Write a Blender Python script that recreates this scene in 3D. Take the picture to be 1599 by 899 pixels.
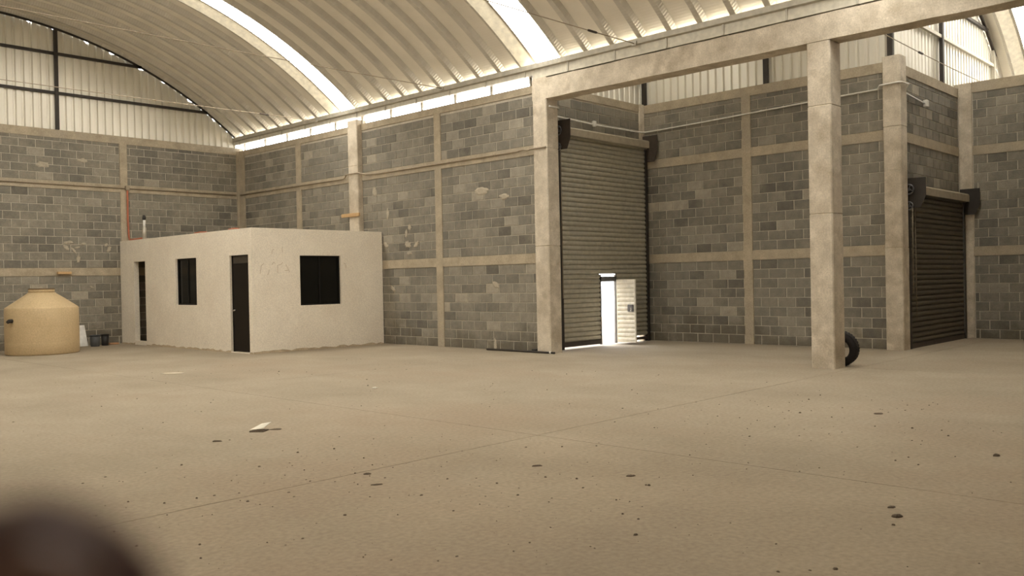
import bpy, math, random
from mathutils import Vector, Matrix

# ------------------------------------------------------------------ camera
SC = bpy.context.scene
COL = SC.collection
for o in list(bpy.data.objects):
    bpy.data.objects.remove(o)
CAM = Vector((-13.745, -0.018, 1.5))
YAW, PITCH, ROLL = math.radians(43.4939), math.radians(-0.4691), math.radians(-1.1245)
FPX = 1377.75
FW = Vector((math.cos(YAW) * math.cos(PITCH), math.sin(YAW) * math.cos(PITCH), math.sin(PITCH)))
RT0 = Vector((math.sin(YAW), -math.cos(YAW), 0))
UP0 = RT0.cross(FW)
RT = RT0 * math.cos(ROLL) + UP0 * math.sin(ROLL)
UP = -RT0 * math.sin(ROLL) + UP0 * math.cos(ROLL)
cd = bpy.data.cameras.new('camera')
cam = bpy.data.objects.new('camera', cd)
COL.objects.link(cam)
cd.sensor_width = 36.0
cd.lens = 36.0 * FPX / 1599.0
cd.clip_start = 0.004
cd.clip_end = 400
m = Matrix((RT, UP, -FW)).transposed().to_4x4()
m.translation = CAM
cam.matrix_world = m
cd.dof.use_dof = True            # a phone lens: a 4 mm opening focused on the far walls
cd.dof.focus_distance = 17.0
cd.dof.aperture_fstop = cd.lens / 4.0
SC.camera = cam

# ------------------------------------------------------------------ sky and exposure
SKY = 9.0             # bright hazy sky outside
ROOFLIGHT = 15.5      # daylight coming through the yellowed translucent roof sheets
w = bpy.data.worlds.new('World')
SC.world = w
w.use_nodes = True
bg = w.node_tree.nodes['Background']
bg.inputs[0].default_value = (0.93, 0.95, 1.0, 1)
bg.inputs[1].default_value = SKY
sl = bpy.data.lights.new('sun', 'SUN')
sl.energy = 60.0
sl.angle = 0.009
sl.color = (1.0, 0.96, 0.9)
sun = bpy.data.objects.new('sun', sl)
COL.objects.link(sun)
sun.location = (0, 0, 40)
sun.rotation_euler = Vector((0.42, 0.30, -1.0)).to_track_quat('-Z', 'Y').to_euler()
SC.view_settings.view_transform = 'Standard'
SC.view_settings.look = 'None'
SC.view_settings.gamma = 1.0
SC.view_settings.use_curve_mapping = False
SC.view_settings.exposure = 0.09
SC.cycles.max_bounces = 10
SC.cycles.diffuse_bounces = 7
SC.cycles.use_denoising = True
SC.cycles.sample_clamp_indirect = 8.0
random.seed(7)

# ------------------------------------------------------------------ materials
def new_mat(name):
    mt = bpy.data.materials.new(name)
    mt.use_nodes = True
    nt = mt.node_tree
    return mt, nt, nt.nodes['Principled BSDF']

def nd(nt, typ, **kw):
    n = nt.nodes.new(typ)
    for k, v in kw.items():
        setattr(n, k, v)
    return n

def ramp(nt, stops):
    r = nt.nodes.new('ShaderNodeValToRGB')
    el = r.color_ramp.elements
    while len(el) < len(stops):
        el.new(0.5)
    for e, (p, c) in zip(el, stops):
        e.position = p
        e.color = (*c, 1) if len(c) == 3 else c
    return r

def mixc(nt, a, b, fac, mode='MIX'):
    n = nt.nodes.new('ShaderNodeMix')
    n.data_type = 'RGBA'
    n.blend_type = mode
    for s, v in ((n.inputs[0], fac), (n.inputs[6], a), (n.inputs[7], b)):
        if hasattr(v, 'is_output'):
            nt.links.new(v, s)
        elif isinstance(v, (int, float)):
            s.default_value = v
        else:
            s.default_value = (*v, 1)
    return n.outputs[2]

def position(nt):
    return nd(nt, 'ShaderNodeNewGeometry').outputs['Position']

def noise(nt, vec, scale, detail=4, rough=0.55, stretch=None):
    if stretch:
        mp = nd(nt, 'ShaderNodeMapping')
        mp.inputs['Scale'].default_value = stretch
        nt.links.new(vec, mp.inputs[0])
        vec = mp.outputs[0]
    n = nd(nt, 'ShaderNodeTexNoise')
    n.inputs['Scale'].default_value = scale
    n.inputs['Detail'].default_value = detail
    n.inputs['Roughness'].default_value = rough
    nt.links.new(vec, n.inputs['Vector'])
    return n.outputs[0]

def bump(nt, bsdf, height, strength, dist=0.01):
    b = nd(nt, 'ShaderNodeBump')
    b.inputs['Strength'].default_value = strength
    b.inputs['Distance'].default_value = dist
    nt.links.new(height, b.inputs['Height'])
    nt.links.new(b.outputs[0], bsdf.inputs['Normal'])

def surf(name, c1, c2, scale=3.0, rough=0.85, metallic=0.0, fine=40.0, bstr=0.25, bdist=0.006, c3=None, s3=0.5, stretch=None, spec=0.3):
    mt, nt, b = new_mat(name)
    P = position(nt)
    n1 = noise(nt, P, scale, 6, 0.62, stretch)
    r = ramp(nt, [(0.34, c1), (0.66, c2)])
    nt.links.new(n1, r.inputs[0])
    col = r.outputs[0]
    if c3:
        n3 = noise(nt, P, s3, 5, 0.6, stretch)
        r3 = ramp(nt, [(0.50, (0, 0, 0)), (0.68, (1, 1, 1))])
        nt.links.new(n3, r3.inputs[0])
        col = mixc(nt, col, c3, r3.outputs[0])
    n2 = noise(nt, P, fine, 3)
    r2 = ramp(nt, [(0.3, (0.86, 0.86, 0.86)), (0.7, (1.1, 1.1, 1.1))])
    nt.links.new(n2, r2.inputs[0])
    col = mixc(nt, col, r2.outputs[0], 1.0, 'MULTIPLY')
    nt.links.new(col, b.inputs['Base Color'])
    b.inputs['Roughness'].default_value = rough
    b.inputs['Metallic'].default_value = metallic
    b.inputs['Specular IOR Level'].default_value = spec
    if bstr:
        bump(nt, b, n2, bstr, bdist)
    return mt

def plain(name, c, rough=0.6, metallic=0.0, spec=0.4):
    mt, nt, b = new_mat(name)
    P = position(nt)
    n = noise(nt, P, 9.0, 4)
    r = ramp(nt, [(0.3, tuple(x * 0.86 for x in c)), (0.7, tuple(min(1, x * 1.12) for x in c))])
    nt.links.new(n, r.inputs[0])
    nt.links.new(r.outputs[0], b.inputs['Base Color'])
    b.inputs['Roughness'].default_value = rough
    b.inputs['Metallic'].default_value = metallic
    b.inputs['Specular IOR Level'].default_value = spec
    return mt

def block_material():
    mt, nt, b = new_mat('grey_concrete_block')
    P = position(nt)
    oi = nd(nt, 'ShaderNodeObjectInfo')
    ge = nd(nt, 'ShaderNodeNewGeometry')
    ad = nd(nt, 'ShaderNodeMath', operation='ADD')
    nt.links.new(oi.outputs['Random'], ad.inputs[0])
    nt.links.new(ge.outputs['Random Per Island'], ad.inputs[1])
    fr = nd(nt, 'ShaderNodeMath', operation='FRACT')
    nt.links.new(ad.outputs[0], fr.inputs[0])
    r = ramp(nt, [(0.0, (0.150, 0.140, 0.120)), (0.18, (0.205, 0.192, 0.164)), (0.80, (0.265, 0.247, 0.208)), (0.95, (0.33, 0.305, 0.255)), (1.0, (0.42, 0.38, 0.31))])
    nt.links.new(fr.outputs[0], r.inputs[0])
    # cement dust and wash over whole stretches of wall
    n1 = noise(nt, P, 0.9, 5, 0.6)
    r1 = ramp(nt, [(0.44, (0, 0, 0)), (0.70, (0.75, 0.75, 0.75))])
    nt.links.new(n1, r1.inputs[0])
    col = mixc(nt, r.outputs[0], (0.33, 0.303, 0.25), r1.outputs[0])
    n3 = noise(nt, P, 6.0, 6, 0.7)
    r3 = ramp(nt, [(0.3, (0.78, 0.78, 0.78)), (0.72, (1.18, 1.17, 1.14))])
    nt.links.new(n3, r3.inputs[0])
    col = mixc(nt, col, r3.outputs[0], 1.0, 'MULTIPLY')
    n2 = noise(nt, P, 70.0, 3, 0.7)
    r2 = ramp(nt, [(0.3, (0.8, 0.8, 0.8)), (0.7, (1.15, 1.15, 1.15))])
    nt.links.new(n2, r2.inputs[0])
    col = mixc(nt, col, r2.outputs[0], 1.0, 'MULTIPLY')
    # damp dirt climbing from the floor in ragged tongues
    sx = nd(nt, 'ShaderNodeSeparateXYZ')
    nt.links.new(P, sx.inputs[0])
    n4 = noise(nt, P, 1.4, 5, 0.65)
    ma = nd(nt, 'ShaderNodeMath', operation='MULTIPLY_ADD')
    nt.links.new(n4, ma.inputs[0]); ma.inputs[1].default_value = -2.6
    nt.links.new(sx.outputs[2], ma.inputs[2])
    mr = nd(nt, 'ShaderNodeMapRange', interpolation_type='SMOOTHSTEP')
    nt.links.new(ma.outputs[0], mr.inputs[0])
    mr.inputs[1].default_value, mr.inputs[2].default_value = -0.75, -1.35
    mr.inputs[3].default_value, mr.inputs[4].default_value = 0.0, 0.65
    col = mixc(nt, col, (0.125, 0.108, 0.076), mr.outputs[0])
    nt.links.new(col, b.inputs['Base Color'])
    b.inputs['Roughness'].default_value = 0.95
    b.inputs['Specular IOR Level'].default_value = 0.15
    bump(nt, b, n2, 0.5, 0.006)
    return mt

M = {}
M['block'] = block_material()
M['mortar'] = surf('cement_mortar', (0.47, 0.43, 0.35), (0.60, 0.55, 0.46), 4, 0.95, spec=0.1)
M['smear'] = surf('cement_smear', (0.40, 0.355, 0.28), (0.52, 0.46, 0.365), 8, 0.95, spec=0.1)
M['concrete'] = surf('cast_concrete', (0.53, 0.47, 0.375), (0.74, 0.665, 0.55), 3.2, 0.9, c3=(0.46, 0.395, 0.30), s3=2.0, spec=0.15)
M['tie_beam'] = surf('rough_cast_concrete', (0.38, 0.325, 0.24), (0.51, 0.44, 0.33), 3.5, 0.95, c3=(0.41, 0.36, 0.285), s3=0.8, spec=0.1)
M['plaster'] = surf('cream_plaster', (0.81, 0.745, 0.635), (0.88, 0.815, 0.70), 1.3, 0.9, c3=(0.81, 0.735, 0.62), s3=0.9, bstr=0.12, spec=0.15)
M['dirt'] = surf('dusty_base_dirt', (0.40, 0.325, 0.225), (0.55, 0.45, 0.32), 6, 0.95, spec=0.05)
M['floor'] = surf('dusty_concrete_floor', (0.315, 0.268, 0.202), (0.395, 0.338, 0.258), 0.55, 0.92, c3=(0.345, 0.281, 0.21), s3=0.32, fine=26, bstr=0.25, stretch=(1, 0.75, 1), spec=0.12)
def browner_near_camera(mt):  # floor tone darker and browner around the camera, edge broken by noise
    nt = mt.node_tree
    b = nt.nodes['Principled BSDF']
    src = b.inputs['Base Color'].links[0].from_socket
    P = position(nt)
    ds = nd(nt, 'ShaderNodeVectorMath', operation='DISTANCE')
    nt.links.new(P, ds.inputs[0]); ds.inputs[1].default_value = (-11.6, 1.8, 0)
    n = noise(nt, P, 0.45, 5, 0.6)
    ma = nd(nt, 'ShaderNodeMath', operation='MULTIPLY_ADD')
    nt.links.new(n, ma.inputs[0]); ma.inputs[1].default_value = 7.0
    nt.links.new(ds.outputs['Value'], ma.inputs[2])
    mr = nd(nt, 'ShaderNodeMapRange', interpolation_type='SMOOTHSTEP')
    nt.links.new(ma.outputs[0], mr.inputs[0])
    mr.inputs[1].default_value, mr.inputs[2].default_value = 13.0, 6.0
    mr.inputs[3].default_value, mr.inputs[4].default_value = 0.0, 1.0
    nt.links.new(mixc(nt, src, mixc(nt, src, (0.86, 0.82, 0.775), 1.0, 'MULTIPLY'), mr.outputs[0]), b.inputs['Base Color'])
browner_near_camera(M['floor'])
M['joint'] = plain('floor_joint_dust', (0.26, 0.21, 0.155), 0.95)
M['ground'] = surf('pale_yard_ground', (0.45, 0.43, 0.40), (0.52, 0.50, 0.46), 0.4, 0.95)
M['dark_steel'] = plain('dark_painted_steel', (0.045, 0.038, 0.032), 0.55, 0.2)
M['rust_steel'] = plain('red_brown_primer_steel', (0.085, 0.068, 0.056), 0.6, 0.3)
M['gutter'] = plain('dull_galvanised_gutter', (0.50, 0.47, 0.40), 0.5, 0.35)
M['upstand'] = plain('cream_rooflight_upstand', (0.80, 0.75, 0.62), 0.6)
M['gutter_pale'] = plain('pale_galvanised_gutter_side', (0.62, 0.585, 0.49), 0.5, 0.15)
M['conduit'] = plain('dusty_conduit', (0.36, 0.30, 0.22), 0.6, 0.2)
M['white_conduit'] = plain('white_conduit', (0.78, 0.76, 0.70), 0.45)
M['orange'] = plain('orange_red_conduit', (0.45, 0.15, 0.085), 0.7)
M['slat'] = plain('galvanised_shutter_slat', (0.50, 0.475, 0.39), 0.42, 0.4)
M['shaded_slat'] = plain('shaded_shutter_slat', (0.115, 0.10, 0.075), 0.6, 0.15)  # shutter stands in dim light; that shade is put into the slat colour
M['hood'] = plain('dusty_shutter_hood', (0.42, 0.37, 0.28), 0.6, 0.2)
M['white_leaf'] = plain('white_painted_slat', (0.88, 0.86, 0.78), 0.5)
M['lock'] = plain('grey_lock_steel', (0.20, 0.20, 0.21), 0.4, 0.7)
M['chrome'] = plain('chrome', (0.8, 0.8, 0.8), 0.2, 1.0)
M['tank'] = surf('beige_polyethylene', (0.55, 0.42, 0.245), (0.60, 0.465, 0.28), 2.0, 0.55, bstr=0.03, spec=0.35)
M['dark_rim'] = plain('dark_brown_rim', (0.17, 0.115, 0.065), 0.7)
M['black_plastic'] = plain('black_plastic', (0.022, 0.02, 0.018), 0.5)
M['bucket'] = plain('charcoal_bucket', (0.07, 0.072, 0.075), 0.6)
M['white_board'] = plain('white_board', (0.80, 0.79, 0.76), 0.6)
M['wood'] = surf('pale_pine', (0.52, 0.34, 0.17), (0.62, 0.43, 0.235), 5, 0.75, stretch=(1, 6, 6), spec=0.2)
M['brick'] = plain('orange_clay', (0.50, 0.28, 0.15), 0.9)
M['door'] = plain('dark_brown_door_metal', (0.012, 0.009, 0.007), 0.5, 0.0, 0.2)
M['transom'] = plain('smoky_transom_glass', (0.06, 0.05, 0.038), 0.25)
M['glass'] = plain('dark_window_glass', (0.006, 0.006, 0.005), 0.15, 0.0, 0.22)
M['frame'] = plain('black_aluminium', (0.010, 0.009, 0.008), 0.5, 0.0, 0.2)
M['rubber'] = plain('worn_black_rubber', (0.018, 0.015, 0.014), 0.75)
M['paper'] = plain('scrap_paper', (0.72, 0.68, 0.58), 0.8)
M['pebble'] = plain('dark_rubble', (0.13, 0.10, 0.07), 0.95)
M['pale_rubble'] = plain('pale_rubble', (0.60, 0.53, 0.42), 0.95)
M['pencil'] = plain('faint_grey_pencil', (0.60, 0.515, 0.40), 0.9)
M['skin'] = plain('shaded_skin', (0.055, 0.021, 0.015), 0.7, 0.0, 0.1)  # colour lowered to carry the shade of an unmodelled phone
M['nail'] = plain('fingernail', (0.2, 0.11, 0.09), 0.35)

def roof_material(name, k, crimp):
    mt, nt, b = new_mat(name)
    P = position(nt)
    n = noise(nt, P, 1.6, 5)
    r = ramp(nt, [(0.3, tuple(k * c for c in (0.74, 0.70, 0.615))), (0.7, tuple(k * c for c in (0.82, 0.775, 0.69)))])
    nt.links.new(n, r.inputs[0])
    nt.links.new(r.outputs[0], b.inputs['Base Color'])
    b.inputs['Metallic'].default_value = 0.25
    b.inputs['Roughness'].default_value = 0.38
    uv = nd(nt, 'ShaderNodeUVMap')
    wv = nd(nt, 'ShaderNodeTexWave', wave_type='BANDS', bands_direction='X')
    wv.inputs['Scale'].default_value = 5.2      # crimps about 6 cm apart along the arch
    wv.inputs['Distortion'].default_value = 0.0
    nt.links.new(uv.outputs[0], wv.inputs[0])
    bump(nt, b, wv.outputs['Fac'], crimp, 0.005)
    return mt
M['roof'] = roof_material('galvanised_roof_panel', 1.10, 0.2)
M['roof_rib'] = roof_material('shaded_crimped_rib', 0.81, 0.7)      # ribs and webs darkened in colour so their shade bands show

def sheet_material():
    mt, nt, b = new_mat('white_galvanised_cladding')
    P = position(nt)
    n = noise(nt, P, 2.2, 4, stretch=(1, 1, 0.3))
    r = ramp(nt, [(0.3, (0.74, 0.71, 0.62)), (0.7, (0.83, 0.80, 0.71))])
    nt.links.new(n, r.inputs[0])
    nt.links.new(r.outputs[0], b.inputs['Base Color'])
    b.inputs['Metallic'].default_value = 0.3
    b.inputs['Roughness'].default_value = 0.4
    return mt
M['sheet'] = sheet_material()

def rooflight_material(name, strength):
    mt, nt, b = new_mat(name)
    b.inputs['Base Color'].default_value = (0.85, 0.80, 0.66, 1)
    b.inputs['Roughness'].default_value = 0.6
    b.inputs['Emission Color'].default_value = (1.0, 0.945, 0.845, 1)
    b.inputs['Emission Strength'].default_value = strength
    return mt
M['rooflight'] = rooflight_material('translucent_rooflight', ROOFLIGHT)
M['side_rooflight'] = rooflight_material('dimmed_rooflight', ROOFLIGHT * 0.55)  # side bay strip, glow turned down to keep the gable cladding below white
M['added_rooflight'] = rooflight_material('added_recess_rooflight', ROOFLIGHT * 0.22)  # unseen strip added over the recess to brighten its cladding

# ------------------------------------------------------------------ mesh helpers
class MB:
    def __init__(s):
        s.v, s.f, s.smooth = [], [], []

    def quad(s, a, b, c, d, sm=False):
        i = len(s.v)
        s.v += [a, b, c, d]
        s.f.append((i, i + 1, i + 2, i + 3))
        s.smooth.append(sm)

    def box(s, x0, x1, y0, y1, z0, z1):
        i = len(s.v)
        s.v += [(x0, y0, z0), (x1, y0, z0), (x1, y1, z0), (x0, y1, z0), (x0, y0, z1), (x1, y0, z1), (x1, y1, z1), (x0, y1, z1)]
        for q in ((0, 3, 2, 1), (4, 5, 6, 7), (0, 1, 5, 4), (1, 2, 6, 5), (2, 3, 7, 6), (3, 0, 4, 7)):
            s.f.append(tuple(i + k for k in q))
            s.smooth.append(False)
        return s

    def cbox(s, x0, x1, y0, y1, z0, z1, c=0.012):
        """box with chamfered vertical and horizontal edges, made from an 8-corner outline lofted in z"""
        def ring(z, ins):
            a, b2, d, e = x0 + ins, x1 - ins, y0 + ins, y1 - ins
            return [(a + c, d, z), (b2 - c, d, z), (b2, d + c, z), (b2, e - c, z), (b2 - c, e, z), (a + c, e, z), (a, e - c, z), (a, d + c, z)]
        s.loft([ring(z0, c * .6), ring(z0 + c, 0), ring(z1 - c, 0), ring(z1, c * .6)], cap=True)
        return s

    def loft(s, rings, cap=True, close=True, sm=False):
        i = len(s.v)
        n = len(rings[0])
        for r in rings:
            s.v += [tuple(p) for p in r]
        for k in range(len(rings) - 1):
            for j in range(n if close else n - 1):
                j2 = (j + 1) % n
                s.f.append((i + k * n + j, i + k * n + j2, i + (k + 1) * n + j2, i + (k + 1) * n + j))
                s.smooth.append(sm)
        if cap:
            s.f.append(tuple(i + j for j in reversed(range(n))))
            s.f.append(tuple(i + (len(rings) - 1) * n + j for j in range(n)))
            s.smooth += [False, False]
        return s

    def tube(s, pts, r, n=8):
        pts = [Vector(p) for p in pts]
        rings = []
        for k, p in enumerate(pts):
            d = (pts[min(k + 1, len(pts) - 1)] - pts[max(k - 1, 0)]).normalized()
            a = Vector((0, 0, 1)) if abs(d.z) < 0.9 else Vector((1, 0, 0))
            u = d.cross(a).normalized()
            v2 = d.cross(u).normalized()
            rr = r[k] if isinstance(r, (list, tuple)) else r
            rings.append([p + (u * math.cos(t) + v2 * math.sin(t)) * rr for t in (2 * math.pi * j / n for j in range(n))])
        return s.loft(rings, sm=True)

    def lathe(s, c, prof, n=40, cap=True):
        rings = [[(c[0] + r * math.cos(2 * math.pi * j / n), c[1] + r * math.sin(2 * math.pi * j / n), c[2] + z) for j in range(n)] for r, z in prof]
        return s.loft(rings, cap=cap, sm=True)

    def build(s, name, mat, parent=None, uv=None):
        off = Vector((0, 0, 0))
        q = parent
        while q is not None:
            off = off + q.location
            q = q.parent
        me = bpy.data.meshes.new(name)
        me.from_pydata([tuple(Vector(v) - off) for v in s.v], [], s.f)
        me.polygons.foreach_set('use_smooth', s.smooth)
        me.materials.append(M[mat])
        if uv is not None:
            lay = me.uv_layers.new(name='UVMap')
            for lp in me.loops:
                lay.data[lp.index].uv = uv[lp.vertex_index]
        me.update()
        o = bpy.data.objects.new(name, me)
        COL.objects.link(o)
        o.parent = parent
        return o

def box(*a):
    return MB().box(*a)

def empty(name, loc=(0, 0, 0)):
    o = bpy.data.objects.new(name, None)
    o.empty_display_size = 0.2
    COL.objects.link(o)
    o.location = loc
    return o

def tag(o, label=None, cat=None, group=None, kind=None):
    if label: o['label'] = label
    if cat: o['category'] = cat
    if group: o['group'] = group
    if kind: o['kind'] = kind
    return o

def proj(P):
    d = Vector(P) - CAM
    z = d.dot(FW)
    if z < 0.1:
        return None
    return (799.5 + FPX * d.dot(RT) / z, 449.5 - FPX * d.dot(UP) / z, z)

# ------------------------------------------------------------------ main dimensions (metres, from the block courses)
L = 24.28                         # end wall of the long hall
D, YC, E = 3.96, 6.40, 7.84       # set-back wall, second shutter wall, far side wall
YA = 12.30                        # first shutter wall
ZB1, ZB1T, ZP, ZPT, ZT = 1.86, 2.06, 4.12, 4.32, 5.65
V1 = (-7.2, -2.78, 11.25)         # vault over the hall: centre x, centre z, radius
V2 = (6.15, 1.14, 7.5)          # vault over the side bay
XW, YF = -14.9, -8.0              # walls behind the camera

def vault_z(V, x, dr=0.0):
    return V[1] + math.sqrt(max(0.0, (V[2] + dr) ** 2 - (x - V[0]) ** 2))

# ------------------------------------------------------------------ floor
fl = box(XW - 0.2, 14.5, YF - 0.2, L + 0.2, -0.25, -0.012).build('floor', 'joint')
tag(fl, 'dusty beige concrete floor of the empty hall', 'floor', kind='structure')
jx = [XW - 0.15, -7.40, 0.3, 7.9]
jy = [YF - 0.15, -0.4, 5.70, 12.34, 18.3, L + 0.15]
g = 0.0045
slabs = []
for a in range(3):
    for b_ in range(5):
        if a == 2 and b_ >= 3:
            continue
        if a == 2 and b_ == 2:
            slabs.append((jx[a], D + 0.1, jy[b_], jy[b_ + 1])); continue
        if a == 1 and b_ >= 3:
            slabs.append((jx[a], 0.12, jy[b_], jy[b_ + 1])); continue
        slabs.append((jx[a], jx[a + 1], jy[b_], jy[b_ + 1]))
slabs.append((D + 0.1, 7.9, 5.70, 6.5))
for x0, x1, y0, y1 in slabs:
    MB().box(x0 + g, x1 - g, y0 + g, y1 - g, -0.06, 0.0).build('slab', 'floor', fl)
gr = box(-60, 90, -60, 110, -0.6, -0.26).build('ground', 'ground')
tag(gr, 'pale sunlit yard ground outside the shutter', 'ground', kind='structure')
# threshold and yard right outside the first shutter, level with the slab
tag(box(-0.1, 40, YA + 0.1, 60, -0.27, -0.03).build('yard_paving', 'ground'), 'pale concrete yard beyond the open wicket door', 'yard', kind='structure')

# ------------------------------------------------------------------ masonry walls of single blocks
BL, BH, JT = 0.40, 0.206, 0.017
def block_mesh(w, h, t):
    """face in the local xz plane, front looking towards -y"""
    c = 0.004
    v, f = [], []
    for (ins, y) in ((0, t), (0, 0.003), (c, -0.002)):
        v += [(-w / 2 + ins, y, -h / 2 + ins), (w / 2 - ins, y, -h / 2 + ins), (w / 2 - ins, y, h / 2 - ins), (-w / 2 + ins, y, h / 2 - ins)]
    for k in (0, 1):
        for j in range(4):
            j2 = (j + 1) % 4
            f.append((k * 4 + j, k * 4 + j2, (k + 1) * 4 + j2, (k + 1) * 4 + j))
    f.append((8, 9, 10, 11))
    return v, f
_bcache = {}
def shared_block(w, h):
    key = (round(w, 2), round(h, 2))
    if key not in _bcache:
        v, f = block_mesh(key[0], key[1], 0.05)
        me = bpy.data.meshes.new('block')
        me.from_pydata(v, [], f)
        me.materials.append(M['block'])
        _bcache[key] = me
    return _bcache[key]

OFF = (-3.63, 0.0, 17.42, L, 2.78)      # office box x0 x1 y0 y1 h
def hidden_by_office(P):
    d = Vector(P) - CAM
    for k in range(1, 60):
        q = CAM + d * (0.6 + 0.4 * k / 60 * 0.985)
        if OFF[0] + 0.02 < q.x < OFF[1] - 0.02 and OFF[2] + 0.02 < q.y < OFF[3] - 0.02 and 0 < q.z < OFF[4] - 0.02:
            return True
    return False

def masonry(wall, org, axis, s0, s1, voids, levels, ang):
    """blocks on the plane through org; axis is the direction of rising s, ang the turn about z that makes -y face the room.
    voids: (s0, s1, z0, z1) rectangles with no blocks; levels: (z0, z1) runs of courses"""
    ax = Vector(axis)
    cells = []
    for z0, z1 in levels:
        z, row = z0, 0
        while z < z1 - 0.05:
            zh = min(BH, z1 - z)
            s = s0 - (BL / 2 if row % 2 else 0.0)
            while s < s1:
                a, b2 = max(s, s0), min(s + BL, s1)
                segs = [(a, b2)]
                for (va, vb, vz0, vz1) in voids:
                    if z + zh * 0.5 > vz0 and z + zh * 0.5 < vz1:
                        ns = []
                        for (p, q) in segs:
                            if q <= va or p >= vb:
                                ns.append((p, q))
                            else:
                                if p < va: ns.append((p, va))
                                if q > vb: ns.append((vb, q))
                        segs = ns
                for p, q in segs:
                    if q - p > 0.05:
                        cells.append(((p + q) / 2, z + zh / 2, q - p - JT, zh - JT))
                s += BL
            z += BH
            row += 1
    scored = []
    for c in cells:
        P = Vector(org) + ax * c[0]
        P.z = c[1]
        pr = proj(P)
        sc = 0
        if pr and -8 < pr[0] < 1607 and -8 < pr[1] < 907:
            a = proj(P + ax * (c[2] / 2)); b2 = proj(P - ax * (c[2] / 2))
            if a and b2 and not hidden_by_office(P):
                sc = abs(a[0] - b2[0]) * c[3] / pr[2]
        scored.append((sc, c, P))
    scored.sort(key=lambda t: -t[0])
    rest = MB()
    ca, sa = math.cos(ang), math.sin(ang)
    for k, (sc, c, P) in enumerate(scored):
        if sc > 0 and k < 300:
            o = bpy.data.objects.new('block', shared_block(c[2], c[3]))
            COL.objects.link(o)
            o.parent = wall
            o.location = P
            o.rotation_euler = (0, 0, ang)
        else:
            v, f = block_mesh(c[2], c[3], 0.05)
            i = len(rest.v)
            rest.v += [(P.x + x * ca - y * sa, P.y + x * sa + y * ca, P.z + z) for x, y, z in v]
            rest.f += [tuple(i + q for q in ff) for ff in f]
            rest.smooth += [False] * len(f)
    if rest.v:
        tag(rest.build('block_courses', 'block', wall), kind='stuff')

LV = [(0, ZB1), (ZB1T, ZP), (ZPT, 5.45)]
def smear(wall, plane, pts, size, seed):
    """thin irregular daub of cement thrown on the wall"""
    rnd = random.Random(seed)
    for (s, z, w_, h_, tilt) in pts:
        ring, ring2 = [], []
        n = 18
        for j in range(n):
            t = 2 * math.pi * j / n
            k = rnd.uniform(0.72, 1.2)
            u, v = w_ * k * math.cos(t), h_ * k * math.sin(t)
            uu = u * math.cos(tilt) - v * math.sin(tilt)
            vv = u * math.sin(tilt) + v * math.cos(tilt)
            for rr, kk, dep in ((ring, 1.0, 0.0), (ring2, 0.7, 0.012)):
                if plane[0] == 'x':
                    rr.append((plane[1] - dep, s + uu * kk, z + vv * kk))
                else:
                    rr.append((s + uu * kk, plane[1] - dep, z + vv * kk))
        if plane[0] == 'x':
            ring.reverse(); ring2.reverse()
        MB().loft([ring, ring2], cap=True, sm=False).build('mortar_smear', 'smear', wall)

# --- end wall of the hall (room side faces -y)
wb = box(XW, 0.14, L + 0.008, L + 0.16, -0.02, ZT).build('wall_back', 'mortar')
tag(wb, 'grey block end wall behind the plastered office', 'wall', kind='structure')
cols = [-13.9, -10.45, -6.95, -3.49]
for z0, z1 in ((ZB1, ZB1T), (ZP, ZPT), (5.44, ZT)):
    box(XW, 0.0, L - 0.016, L + 0.05, z0, z1).build('bond_beam', 'tie_beam', wb)
for c in cols:
    box(c - 0.1, c + 0.1, L - 0.02, L + 0.05, 0, 5.44).build('tie_column', 'tie_beam', wb)
box(-0.10, 0.10, L - 0.03, L + 0.05, 0, 5.55).build('tie_column', 'tie_beam', wb)
masonry(wb, (0, L, 0), (1, 0, 0), XW, -0.10, [(c - 0.1, c + 0.1, 0, 6) for c in cols], LV, 0.0)
smear(wb, ('y', L - 0.005), [(-4.97, 2.73, 0.13, 0.045, 0.1), (-5.02, 2.60, 0.09, 0.05, -0.8), (-4.83, 2.52, 0.11, 0.03, -0.9), (-4.74, 2.60, 0.08, 0.025, 0.2),
      (-4.72, 2.29, 0.05, 0.11, 0.0), (-4.58, 2.70, 0.07, 0.03, 0.1), (-3.93, 2.56, 0.1, 0.05, 1.1), (-4.0, 2.68, 0.06, 0.04, 0.4), (-5.55, 4.72, 0.17, 0.08, 0.0), (-4.55, 4.9, 0.14, 0.06, 0.0), (-4.4, 1.55, 0.06, 0.025, -0.4)], 1, 3)

# --- long side wall of the hall (room side faces -x)
wr = box(0.008, 0.16, 12.2, L + 0.16, -0.02, 5.56).build('wall_right', 'mortar')
tag(wr, 'long grey block wall with a bright slit under the gutter', 'wall', kind='structure')
yv = [(15.2, 15.42), (20.96, 21.2)]
for z0, z1 in ((ZB1, ZB1T), (ZP, ZPT), (5.40, 5.56)):
    box(-0.016, 0.05, 12.2, L - 0.02, z0, z1).build('bond_beam', 'tie_beam', wr)
for a, b_ in yv:
    box(-0.02, 0.05, a, b_, 0, 5.40).build('tie_column', 'tie_beam', wr)
box(-0.03, 0.05, L - 0.32, L - 0.03, 0, 5.40).build('tie_column', 'tie_beam', wr)
masonry(wr, (0, 0, 0), (0, 1, 0), 12.21, L - 0.32, [(a, b_, 0, 6) for a, b_ in yv] + [(18.2, 18.6, 0, 6)], [(0, ZB1), (ZB1T, ZP), (ZPT, 5.40)], -math.pi / 2)
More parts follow.
